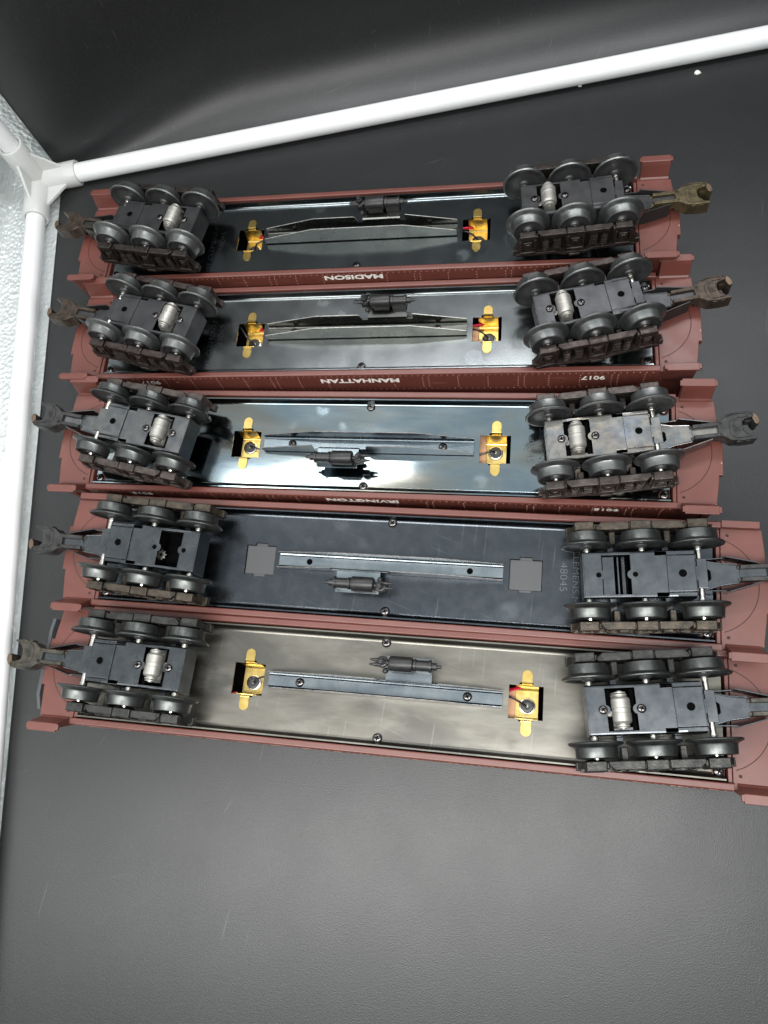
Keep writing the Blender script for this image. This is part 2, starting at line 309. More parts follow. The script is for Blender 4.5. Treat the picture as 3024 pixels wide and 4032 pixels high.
        for i in range(len(us) - 1):
            for j in range(nv - 1):
                if not cells[i][j]: continue
                F((idx(i, j, 0), idx(i + 1, j, 0), idx(i + 1, j + 1, 0), idx(i, j + 1, 0)), smooth and abs(zf(vs_[j])[1] - zf(vs_[j + 1])[1]) > 1e-6)
                F((idx(i, j, 1), idx(i, j + 1, 1), idx(i + 1, j + 1, 1), idx(i + 1, j, 1)), smooth)
                if i == 0 or not cells[i - 1][j]: F((idx(i, j, 0), idx(i, j + 1, 0), idx(i, j + 1, 1), idx(i, j, 1)), False)
                if i == len(us) - 2 or not cells[i + 1][j]: F((idx(i + 1, j, 0), idx(i + 1, j, 1), idx(i + 1, j + 1, 1), idx(i + 1, j + 1, 0)), False)
                if j == 0 or not cells[i][j - 1]: F((idx(i, j, 0), idx(i, j, 1), idx(i + 1, j, 1), idx(i + 1, j, 0)), False)
                if j == nv - 2 or not cells[i][j + 1]: F((idx(i, j + 1, 0), idx(i + 1, j + 1, 0), idx(i + 1, j + 1, 1), idx(i, j + 1, 1)), False)
        return s
    def mesh(s, name, mats):
        me = bpy.data.meshes.new(name); me.from_pydata([(x * MM, y * MM, z * MM) for x, y, z in s.v], [], s.f)
        for m_ in mats: me.materials.append(m_)
        for p, mi, sm in zip(me.polygons, s.m, s.sm): p.material_index = mi; p.use_smooth = sm
        bm = bmesh.new(); bm.from_mesh(me); bmesh.ops.recalc_face_normals(bm, faces=bm.faces)
        for e in bm.edges:
            if len(e.link_faces) == 2 and e.calc_face_angle(0) > math.radians(33): e.smooth = False
        bm.to_mesh(me); bm.free()
        me.update(); return me
def poly_area(p): return sum(p[i - 1][0] * p[i][1] - p[i][0] * p[i - 1][1] for i in range(len(p))) / 2
def link(name, me, parent=None, loc=(0, 0, 0), rz=0, label=None):
    o = bpy.data.objects.new(name, me); col.objects.link(o)
    o.location = Vector(loc) * MM; o.rotation_euler = (0, 0, math.radians(rz))
    if parent is not None: o.parent = parent
    if label: o['label'] = label
    return o
def bake(me, wd, seg=2, extra=None):
    """chamfer a mesh once, then append the small relief (rivets) unbevelled"""
    o = bpy.data.objects.new('t', me); col.objects.link(o); bevel(o, wd, seg, False); bpy.context.view_layer.update()
    out = bpy.data.meshes.new_from_object(o.evaluated_get(bpy.context.evaluated_depsgraph_get())); bpy.data.objects.remove(o)
    if extra is not None:
        bm = bmesh.new(); bm.from_mesh(out); bm.from_mesh(extra); bm.to_mesh(out); bm.free()
    out.name = me.name; return out
def bevel(o, wd=0.25, seg=2, clamp=True):
    b = o.modifiers.new('bevel', 'BEVEL'); b.width = wd * MM; b.segments = seg; b.limit_method = 'ANGLE'; b.angle_limit = math.radians(35); b.use_clamp_overlap = clamp
def top(o, label, cat, group=None, kind=None):
    o['label'] = label; o['category'] = cat
    if group: o['group'] = group
    if kind: o['kind'] = kind
def text_mesh(body, size, mats, depth=0.15, bold=0.0, sx=1.0, sp=1.0):
    c = bpy.data.curves.new('t', 'FONT'); c.body = body; c.size = size * MM; c.extrude = depth * MM / 2; c.offset = bold * MM
    c.align_x = 'CENTER'; c.align_y = 'CENTER'; c.resolution_u = 4
    o = bpy.data.objects.new('t', c); col.objects.link(o)
    bpy.context.view_layer.update()
    me = bpy.data.meshes.new_from_object(o.evaluated_get(bpy.context.evaluated_depsgraph_get()))
    bpy.data.objects.remove(o); me.materials.clear()
    xs_ = [v.co.x for v in me.vertices]; ys_ = [v.co.y for v in me.vertices]
    x0_, x1_, y0_, y1_ = min(xs_), max(xs_), min(ys_), max(ys_)
    for v in me.vertices:
        v.co.x = (v.co.x - (x0_ + x1_) / 2) * sx * MM / (x1_ - x0_); v.co.y = (v.co.y - (y0_ + y1_) / 2) * sp * MM / (y1_ - y0_)
    for m_ in mats: me.materials.append(m_)
    return me

# ------------------------------------------------------------------ setting: sheet, foil lining
TA = math.radians(10.1); TB = math.radians(8.8)
def tent(x, y):   # tent-aligned offset from the rear-left corner
    ox, oy = -316.5, 400
    return (ox + x * math.cos(TA) - y * math.sin(TB), oy + x * math.sin(TA) + y * math.cos(TB))
# mat sheet: profile runs from front to the rear rod, bends and climbs the rear of the tent
xs = [0, 2] + [k * 20 for k in range(1, 49)]
mb = MB(); V = []
flat = [-980 + k * 40 for k in range(24)] + [-24]
def sheet_prof(x):
    t_ = min(1, x / 170); R_ = 12 + 34 * t_ * t_ * (3 - 2 * t_) + 8 * min(1, x / 600)      # the bend opens out towards the right
    p = [(a, 0) for a in flat]
    for k in range(0, 21):
        a = math.pi / 2 * k / 20; p.append((-16 + R_ * math.sin(a), R_ - R_ * math.cos(a)))
    y1 = -16 + R_
    for k in range(1, 17): p.append((y1 + 0.0012 * (k * 30) ** 1.3, R_ + k * 34))
    return p
profs = [sheet_prof(x) for x in xs]; npf = len(profs[0])
for i in range(npf):
    for j, x in enumerate(xs):
        X, Y = tent(x, profs[j][i][0]); V.append((X, Y, profs[j][i][1]))
nx = len(xs); Fs = [(i * nx + j, i * nx + j + 1, (i + 1) * nx + j + 1, (i + 1) * nx + j) for i in range(npf - 1) for j in range(nx - 1)]
mb.add(V, Fs, 0, True)
me = mb.mesh('backdrop_sheet', [SHEET]); o = link('backdrop_sheet', me); top(o, 'black scuffed plastic sheet under the cars, bending up behind the rear rod', 'backdrop', kind='structure')
mod = o.modifiers.new('th', 'SOLIDIFY'); mod.thickness = 0.8 * MM; mod.offset = -1
# silver foil lining: floor, rear wall, left wall
mb = MB(); z0 = -2.0
A = tent(-45, 9); B = tent(700, 130)
def wallgrid(P, Q, zt, n=40, mcount=26, amp=1.5):
    vs = []; P = Vector(P); Q = Vector(Q)
    for i in range(n + 1):
        for j in range(mcount + 1):
            p = P.lerp(Q, i / n); z = z0 + (zt - z0) * j / mcount
            nrm = Vector((-(Q - P).y, (Q - P).x)).normalized()
            d = amp * noise.noise(Vector((i * 0.35, j * 0.35, P.x * 0.01))) * (0 if j == 0 else 1)
            vs.append((p.x + nrm.x * d, p.y + nrm.y * d, z))
    return vs, [(i * (mcount + 1) + j, (i + 1) * (mcount + 1) + j, (i + 1) * (mcount + 1) + j + 1, i * (mcount + 1) + j + 1) for i in range(n) for j in range(mcount)]
LW0 = tent(-45, 9); LW1 = (-195, -560)
mb.add(*wallgrid(A, B, 560), 0, True)
mb.add(*wallgrid((LW0[0], LW0[1]), (LW1[0] - 62, LW1[1]), 560), 0, True)
mb.add([(LW0[0], LW0[1], z0), (LW1[0] - 62, LW1[1], z0), (520, -560, z0), (B[0], B[1], z0)], [(0, 1, 2, 3)], 0)
o = link('tent_lining', mb.mesh('tent_lining', [FOIL])); top(o, 'pebbled silver foil lining of the photo tent at the left edge', 'tent lining', kind='structure')

# tent frame: rods and corner connector
fr = bpy.data.objects.new('tent_frame', None); col.objects.link(fr); fr.location = Vector((-319, 384, 8)) * MM
top(fr, 'white plastic tube frame with a milky three-way corner connector', 'tent frame')
bpy.context.view_layer.update()
def rod(p, q, r, name='rod', m_=PVC, n=40, hollow=0):
    P = Vector(p); Q = Vector(q); L_ = (Q - P).length
    mb = MB().lathe([(r - 0.6, 0), (r, 0.6), (r, L_ - 0.6), (r - 0.6, L_)], 'z', n=n)
    o = link(name, mb.mesh(name, [m_])); o.parent = fr
    o.rotation_mode = 'QUATERNION'; o.rotation_quaternion = (Q - P).to_track_quat('Z', 'Y')
    o.location = P * MM - fr.location; return o
hub = Vector((-329.5, 383, 8.5))
db = Vector((522, 92, 0)).normalized(); dl = Vector((0.176, -1, 0.0)).normalized(); dz = Vector((0, 0, 1))
rod(hub + db * 24, hub + db * 900, 7.4); rod(hub + dl * 28, hub + dl * 900, 7.3); rod(hub + dz * 26, hub + dz * 560, 7.3)
mb = MB()
def sock(d, L_):
    q = d.to_track_quat('Z', 'Y').to_matrix()
    t = MB().lathe([(8.8, 0), (9.6, 2), (9.9, L_ - 1), (9.4, L_), (7.9, L_), (7.9, L_ - 3)], 'z', n=36)
    t.v = [tuple(q @ Vector(v)) for v in t.v]
    mb.add(t.v, [], 0); o_ = len(mb.v) - len(t.v)
    for f_, sm in zip(t.f, t.sm): mb.f.append(tuple(i + o_ for i in f_)); mb.m.append(0); mb.sm.append(sm)
sock(db, 35); sock(dl, 38); sock(dz, 38)
# webs between the sockets
for d1, d2 in ((db, dl), (db, dz), (dl, dz)):
    nrm = d1.cross(d2).normalized() * 1.0
    pts = [d1 * 4 + d2 * 4, d1 * 29 + d2 * 6, d1 * 6 + d2 * 31]
    vs = [tuple(p + nrm) for p in pts] + [tuple(p - nrm) for p in pts]
    mb.add(vs, [(0, 1, 2), (5, 4, 3), (0, 3, 4, 1), (1, 4, 5, 2), (2, 5, 3, 0)], 0)
t = MB().lathe([(0.01, -10)] + [(10.4 * math.sin(math.pi * k / 10), -10.4 * math.cos(math.pi * k / 10)) for k in range(1, 10)] + [(0.01, 10)], 'z', n=30)
o_ = len(mb.v); mb.v += t.v; mb.f += [tuple(i + o_ for i in f_) for f_ in t.f]; mb.m += t.m; mb.sm += t.sm
o = link('corner_connector', mb.mesh('corner_connector', [PVCC])); o.parent = fr; o.location = hub * MM - fr.location

# ------------------------------------------------------------------ part meshes shared by the cars
# ---- body shell
def body_mesh(steps, seed=0):
    """steps: dict side('L'/'R') -> (far kind, near kind) in car coordinates (far = +v)"""
    mb = MB(); U = 171.6; W = 33.0
    # side walls with chamfered sill
    for s in (1, -1):
        pts = [(29.4 * s, 4.4), (29.8 * s, 4.8), (32.4 * s, 4.8), (33.0 * s, 4.2), (33.0 * s, -41), (32.0 * s, -47), (29.0 * s, -51.5), (29.4 * s, -41)]
        mb.prism(pts, -U, U, 0, 'x')
        pts = [(32.9 * s, -1.0), (33.35 * s, -1.2)]
    # roof
    arc = []
    for k in range(21):
        t_ = -1 + 2 * k / 20; v = 32.0 * t_; z = -47 - 9.3 * math.sqrt(max(0, 1 - abs(t_) ** 2.6)); arc.append((v, z))
    arc2 = [(v * 0.94, z + 2) for v, z in arc][::-1]
    mb.prism(arc + arc2, -U - 18, U + 18, 0, 'x', smooth=False)
    for e in (1, -1):
        # end platform with the stepped bulge
        pl = [(171.7, -29.6), (191.6, -29.6), (192.9, -18), (193.3, -12.9), (195.2, -12.9), (195.4, 0), (195.2, 12.9), (193.3, 12.9), (192.9, 18), (191.6, 29.6), (171.7, 29.6)]
        mb.prism([(u * e, v) for u, v in pl][::e], -1.5, 2.4, 0)
        pl2 = [(173, -30.4), (190, -30.4), (191.4, -17), (191.6, 17), (190, 30.4), (173, 30.4)]
        mb.prism([(u * e, v) for u, v in pl2][::e], -47, -1.6, 0)
        for s in (1, -1):   # vestibule posts and ledge
            mb.box(min(e * 174, e * 189), max(e * 174, e * 189), min(s * 30.5, s * 31.6), max(s * 30.5, s * 31.6), -7, -5.2)
            mb.box(min(e * 187, e * 190.6), max(e * 187, e * 190.6), min(s * 30.3, s * 32), max(s * 30.3, s * 32), -45, -1.7)
            mb.box(min(e * 171.7, e * 174.5), max(e * 171.7, e * 174.5), min(s * 29, s * 32.2), max(s * 29, s * 32.2), -45, 2.3)
        # inner red cross wall and the dark slot
        mb.box(min(e * 169.6, e * 171.5), max(e * 169.6, e * 171.5), -29.3, 29.3, -8, 1.8)
        # swing groove
        prev = None; N = 60
        seg = []
        for k in range(N + 1):
            a = math.radians(-71 + 142 * k / N); seg.append((165 + 24.8 * math.cos(a), 24.8 * math.sin(a)))
        vs = []; fs = []
        for k, (u, v) in enumerate(seg):
            a = math.radians(-71 + 142 * k / N)
            for dr in (-0.22, 0.22): vs.append((e * (u + dr * math.cos(a)), v + dr * math.sin(a), 2.44))
        for k in range(N): fs.append((2 * k, 2 * k + 1, 2 * k + 3, 2 * k + 2))
        mb.add(vs, fs, 1)
        far, near = steps['R' if e > 0 else 'L']
        for s, kind in ((1, far), (-1, near)):
            if kind == 'tall':
                P = [(29.0, 2.2), (29.6, 3.2), (30.4, 3.9), (32.6, 10.9), (33.6, 13.4), (38.0, 13.4), (38.0, 11.9), (36.4, 11.9), (35.6, 10.5), (34.2, 2.5), (33.2, -4), (31.5, -10), (30.0, -10)]
                x0, x1 = 173.4, 190.2
                mb.prism([(a * s, b) for a, b in P][::s], min(e * x0, e * x1), max(e * x0, e * x1), 0, 'x')
                mb.prism([(a * s, b) for a, b in [(33.9, 11.7), (33.9, 13.25), (37.0, 13.25), (37.0, 11.7)]], min(e * 172.3, e * 191.4), max(e * 172.3, e * 191.4), 0, 'x')
            elif kind == 'low':
                P = [(29.6, 2.2), (29.9, 5.0), (33.4, 5.2), (33.6, 2.0), (32, -6), (30, -6)]
                mb.prism([(a * s, b) for a, b in P][::s], min(e * 171.8, e * 190.2), max(e * 171.8, e * 190.2), 0, 'x')
            else:
                mb.box(min(e * 171.8, e * 189), max(e * 171.8, e * 189), min(s * 29.7, s * 31.2), max(s * 29.7, s * 31.2), -5, 2.3)
            mb.disc(e * 175, s * 26, 2.45, 0.85, 1, 14)
    # red bosses beneath the corner screws (seen round the screw heads)
    for e in (1, -1):
        for s in (1, -1): mb.lathe([(3.0, -3), (3.0, 0.16), (2.8, 0.22)], 'z', (e * 165.6, s * 24.6, 0), 26, 0, False)
    # rivets on the near side: one long row and the panel columns
    rv = MB()
    def riv(u, wz, s):
        r = 0.36
        rv.lathe([(r, 0), (r * 0.8, 0.12), (0.02, 0.2)] if s > 0 else [(r, 0), (r * 0.8, -0.12), (0.02, -0.2)], 'y', (u, s * 33.0, wz), 8, 2, True)
    u = -168.0; cols = [-161, -143.5, -126, -108.5, -91, -73.5, -56.5, -53, -38.8, -21.2, 19.8, 37.4, 40.9, 58.4, 75.9, 93.4, 97, 111, 128.5, 146, 149.5, 164]
    s = -1
    while u < 169: riv(u, 2.7, s); u += 3.5
    for c_ in cols:
        for wz in (0.4, -2.2, -4.8, -7.4, -10): riv(c_, wz, s)
    for k in range(97): riv(-168 + k * 3.5, -12.6, s)
    return mb, rv
# ---- floor plate
def plate_mesh():
    us = [-168.4, -83.1, -77.9, -70.9, -65.7, 65.7, 70.9, 77.9, 83.1, 168.4]
    vs = [-27.8, -27.5, -27.1, -26.5, -25.8, -25.0, -9.8, -8.6, 8.2, 9.6, 25.0, 25.8, 26.5, 27.1, 27.5, 27.8]
    zz = {27.8: 3.5, 27.5: 2.6, 27.1: 1.35, 26.5: 0.6, 25.8: 0.14}
    extra = [-160, -158, 158, 160]
    def zf(v): return (v, zz.get(round(abs(v), 1), 0.0))
    def hole(u, v):
        a = abs(u)
        if 65.7 < a < 83.1 and -8.6 < v < 8.2: return True
        if 70.9 < a < 77.9 and -9.8 < v < 9.6: return True
        return False
    mb = MB().grid(us, vs, hole, zf, 0.7, 0, True)
    # rolled lip at the top of each edge flange
    for s in (1, -1): mb.box(-168.4, 168.4, min(s * 27.85, s * 28.6), max(s * 27.85, s * 28.6), 3.0, 3.5)
    return mb
def screw_mb(r=2.4, h=1.5):
    mb = MB().lathe([(r, 0), (r, 0.35 * h), (r * 0.93, 0.62 * h), (r * 0.75, 0.85 * h), (r * 0.45, h * 0.97), (0.01, h)], 'z', n=28)
    a = r * 0.52; b = r * 0.13; z = h * 1.0
    pts = [(a, -b), (a, b), (b, b), (b, a), (-b, a), (-b, b), (-a, b), (-a, -b), (-b, -b), (-b, -a), (b, -a), (b, -b)]
    mb.prism(pts, z * 0.4, z + 0.03, 1)
    return mb
SCREW_L = screw_mb(2.55, 1.7).mesh('screw', [SCREW, BLACK]); SCREW_S = screw_mb(2.1, 1.4).mesh('screw', [SCREW, BLACK]); SCREW_B = screw_mb(2.4, 1.5).mesh('screw', [SCREW, BLACK])
# ---- underframe beam
def beam_mb():
    mb = MB()
    mb.prism([(-3.6, 0.05), (-3.98, 0.6), (-3.98, 1.0), (-3.4, 0.8), (-2.7, 1.5), (2.7, 1.5), (3.4, 0.8), (3.98, 1.0), (3.98, 0.6), (3.6, 0.05)], -62.5, 62.5, 0, 'x')
    for s in (-1, 1):
        def wall(pts, lo=0.9):   # pts along u with heights
            y0, y1 = s * 4.0, s * 4.45; n = len(pts)
            vs = [(u, y, z) for u, z0_, z in [(p[0], lo, p[1]) for p in pts] for y in (y0, y1)] + [(u, y, lo) for u, _ in pts for y in (y0, y1)]
            fs = []
            mb.add([], [], 0)
            for i in range(n - 1):
                a = 2 * i; mb.add([vs[a], vs[a + 2], vs[a + 3], vs[a + 1]], [(0, 1, 2, 3)], 1)
                fs += [(a, a + 2 * n, a + 2 * n + 2, a + 2), (a + 1, a + 3, a + 3 + 2 * n, a + 1 + 2 * n)]
            fs += [(0, 1, 1 + 2 * n, 2 * n), (2 * n - 2, 4 * n - 2, 4 * n - 1, 2 * n - 1)]
            mb.add(vs, fs, 2)
        if s < 0: wall([(-62.5, 5.0), (-29.5, 11.6), (29.5, 11.6), (62.5, 5.0)])
        else:
            wall([(-62.5, 5.0), (-29.5, 11.6), (-3, 11.6), (-2.2, 11.0), (-1, 8)]); wall([(30.2, 11.6), (62.5, 5.0)])
    # shelf folded outward to carry the compressor
    P = [(4.0, 0.1), (4.0, 7.6), (4.3, 8.6), (5.2, 9.0), (16.6, 9.0), (16.6, 8.55), (5.3, 8.55), (4.7, 8.3), (4.45, 7.5), (4.45, 0.1)]
    mb.prism(P, 2.6, 26.6, 0, 'x'); mb.prism([(4.01, 0.1), (4.01, 7.0), (4.44, 7.0), (4.44, 0.1)], -1, 2.6, 0, 'x'); mb.prism([(4.01, 0.1), (4.01, 7.0), (4.44, 7.0), (4.44, 0.1)], 26.6, 30.2, 0, 'x')
    return mb
def comp_mb():
    mb = MB(); c = (0, 12.3, 13.8)
    mb.lathe([(0.1, 4.4), (3.0, 4.5), (3.6, 4.8), (4.0, 5.6), (4.0, 15.9), (3.7, 16.7), (3.0, 17.0), (2.5, 17.1), (2.5, 17.5), (3.3, 17.55), (3.3, 18.6), (2.8, 18.65), (2.8, 25.3), (3.3, 25.35), (3.3, 26.5), (1.9, 26.55), (1.9, 29.2), (0.95, 29.25), (0.85, 31.6), (0.1, 31.6)], 'x', c, 26)
    mb.box(17.8, 26.2, 9.6, 15, 9.05, 13); mb.box(6, 15.5, 10, 14.6, 9.05, 11)
    mb.lathe([(3.0, -1.6), (3.0, -0.2), (2.6, 0.4), (1.9, 0.6), (1.9, 3.2), (1.6, 3.4), (1.3, 4.6), (1.0, 4.7), (0.8, 5.6), (0.05, 5.9)], 'z', (1.0, 12.9, 14.2), 20)
    mb.lathe([(1.2, 0), (1.2, 4), (0.1, 4)], 'x', (1, 12.6, 14.0), 14)
    for dv in (-1.3, 1.2):
        mb.lathe([(1.05, 0), (1.05, -3.4), (0.75, -3.5), (0.75, -5.0), (0.5, -5.1), (0.5, -6.0), (0.05, -6.0)], 'x', (0.4, 12.5 + dv, 14.2 - dv * 0.4), 12)
    mb.lathe([(1.4, 0), (1.5, 1.0), (0.9, 1.8), (0.05, 1.9)], 'z', (2.3, 8.8, 9.2), 12)
    mb.box(-1.2, 3.5, 11.2, 14.4, 9.1, 13.4)
    return mb
# ---- brass lamp contact (origin at the centre of its cut-out)
def contact_mb():
    mb = MB()
    def tab(s, L_):
        pts = []
        for k in range(9):
            a = math.pi * k / 8; pts.append((2.6 * math.cos(a), L_ - 2.6 + 2.6 * math.sin(a)))
        pts += [(-2.6, 9.8), (2.6, 9.8)]
        mb.prism([(a, s * b) for a, b in pts][::s], 0.15, 0.55, 0)
        mb.prism([(9.95 * s, 0.5), (9.7 * s, 0.6), (9.3 * s, 0.2), (9.0 * s, -0.8), (8.7 * s, -0.8), (9.2 * s, 0.6), (9.5 * s, 1.0), (9.95 * s, 0.95)], -2.6, 2.6, 0, 'x')
    tab(1, 16.1); tab(-1, 16.9)
    # cradle: a wide strip folded down, across and up again
    P = [(8.7, -0.7), (8.4, -1.4), (7.8, -9.6), (7.0, -10.4), (5.6, -10.4), (-6.2, -10.4), (-7.2, -9.8), (-8.3, -1.2), (-8.7, -0.7)]
    Q = [(v - (0.4 if v > 6.5 else (-0.4 if v < -6.5 else 0)), z + (0.45 if abs(v) < 7.1 else 0.1)) for v, z in P][::-1]
    mb.prism(P + Q, -5.7, 6.0, 0, 'x')
    # cup rim pressed in the floor of the cradle, bright ring and grommet
    mb.lathe([(4.3, -9.93), (4.1, -9.2), (3.5, -9.0), (3.4, -9.9)], 'z', (0.4, -1.2, 0), 28, 1)
    mb.lathe([(3.4, -9.9), (3.2, -9.4), (2.2, -9.1), (1.0, -9.3), (0.05, -9.4)], 'z', (0.4, -1.2, 0), 24, 2)
    mb.lathe([(0.7, -9.4), (0.6, -8.7), (0.05, -8.5)], 'z', (0.4, -1.2, 0), 12, 1)
    return mb
# ---- truck frame (a along the truck outward, b across, w up from the plate)
def truck_mb(pickup):
    mb = MB()
    us = [-30, -21.4, -7.8, 3.9, 8.7, 9.4, 14.8, 18.2, 22.2]
    vs = [-11.8, -11.75, -11.5, -11.0, -10.4, -9.8, -9.2, -1.8, 1.8, 9.2, 9.8, 10.4, 11.0, 11.5, 11.75, 11.8]
    zz = {11.8: 9.0, 11.75: 23.9, 11.5: 24.6, 11.0: 24.95}
    def zf(v): return (v, zz.get(round(abs(v), 2), 25.0))
    def hole(u, v):
        if -21.4 < u < -7.8 and abs(v) < 9.8: return True
        if 3.9 < u < 9.4 and 9.2 < abs(v) < 11.0: return True
        return False
    mb.grid(us, vs, hole, zf, 0.55, 0, False)
    # folded-down inner end
    mb.prism([(-11.6, 10), (-11.6, 24.0), (-11.0, 24.8), (11.0, 24.8), (11.6, 24.0), (11.6, 10)], -30.6, -29.9, 0, 'x')
    # screw lugs that narrow the window
    for uu in (-22.0, -7.2):
        mb.disc(uu, 0, 25.025, 2.3, 0)
    # second plate with the pivot hole
    mb.bbox(9.2, 22.3, -8.9, 8.9, 25.05, 25.75, 0.15, 0)
    for s in (1, -1):
        mb.prism([(8.8 * s, 25.6), (9.3 * s, 25.2), (9.4 * s, 22.5), (9.0 * s, 22.5)], 9.2, 22.3, 0, 'x')
        mb.box(13.5, 22.2, min(s * 9.6, s * 11.1), max(s * 9.6, s * 11.1), 25.05, 25.3, 0)
        mb.box(22.2, 22.8, min(s * 7.4, s * 9.0), max(s * 7.4, s * 9.0), 21, 25.6, 0)
    mb.disc(16.2, 0, 25.79, 2.35, 0, 28); mb.disc(16.2, 0, 25.83, 1.9, 1, 28)
    # strap over the outer axle
    mb.bbox(23.2, 27.9, -7.3, 7.3, 23.6, 24.3, 0.15, 0)
    mb.box(22.3, 23.4, -3.2, 3.2, 23.7, 24.25, 0)
    # dark works inside, centre bearing down to the car floor
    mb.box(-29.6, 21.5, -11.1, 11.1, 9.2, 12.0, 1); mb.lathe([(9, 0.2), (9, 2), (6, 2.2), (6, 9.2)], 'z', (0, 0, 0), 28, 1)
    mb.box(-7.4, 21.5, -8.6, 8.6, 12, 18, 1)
    # tails of sheet between the wheels (kick-out lugs)
    for s in (1, -1):
        for uu in (-15, 12): mb.box(uu - 1.5, uu + 1.5, min(s * 11.9, s * 22), max(s * 11.9, s * 22), 6.5, 9.0, 0)
    if pickup == 'roller':
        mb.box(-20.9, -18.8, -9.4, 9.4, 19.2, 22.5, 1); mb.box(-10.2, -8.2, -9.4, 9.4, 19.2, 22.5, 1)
        mb.box(-21, -8, -9.4, -8.0, 20.2, 22.0, 0)
    elif pickup == 'none':
        mb.box(-20.8, -15.2, -9.6, 9.6, 19.5, 21.6, 0); mb.box(-13.7, -12.9, -9.6, 9.6, 19, 21, 0); mb.prism([(-12.2, 18.5), (-11.6, 20.6), (-10.2, 21.4), (-8.9, 20.6), (-8.3, 18.5)], -9.6, 9.6, 0, 'y')
    else:
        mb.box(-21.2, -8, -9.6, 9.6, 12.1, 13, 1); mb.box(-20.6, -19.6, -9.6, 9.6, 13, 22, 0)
    if pickup != 'roller':
        for uu in (-23.1, -5.7): mb.disc(uu, 0, 25.06, 1.3, 1)
    return mb
def wheel_mb(s):
    P = [(0.05, 13.6), (2.2, 13.7), (2.9, 14.2), (3.2, 14.9), (6.5, 15.5), (9.6, 15.2), (10.7, 14.5), (11.6, 14.15), (12.3, 14.2), (12.7, 14.6), (12.75, 15.0), (12.4, 15.45), (11.6, 15.9), (10.6, 16.3), (10.0, 16.7), (9.75, 17.3), (9.35, 21.2), (9.0, 21.5), (8.4, 21.5), (7.9, 21.1), (7.6, 19.7), (6.0, 19.3), (3.4, 19.4), (3.0, 20.3), (2.4, 21.0), (0.05, 21.1)]
    mis = [1, 1, 1, 1, 1, 0, 0, 0, 0, 0, 0, 0, 0, 0, 0, 0, 0, 0, 0, 0, 1, 1, 1, 1, 1]
    return MB().lathe([(r, t * s) for r, t in P], 'y', (0, 0, 0), 56, 0, True, mis)
def axle_mb():
    mb = MB().lathe([(0.05, -23.4), (0.9, -23.2), (1.3, -22.4), (1.3, -12.8), (1.45, -12.8), (1.45, 12.8), (1.3, 12.8), (1.3, 22.4), (0.9, 23.2), (0.05, 23.4)], 'y', (0, 0, 0), 18)
    for s in (1, -1):   # knurled ends close to the wheel
        mb.lathe([(1.55, s * 11.9), (1.62, s * 12.1), (1.62, s * 13.4), (1.5, s * 13.6)], 'y', (0, 0, 0), 14, 0, False)
    return mb
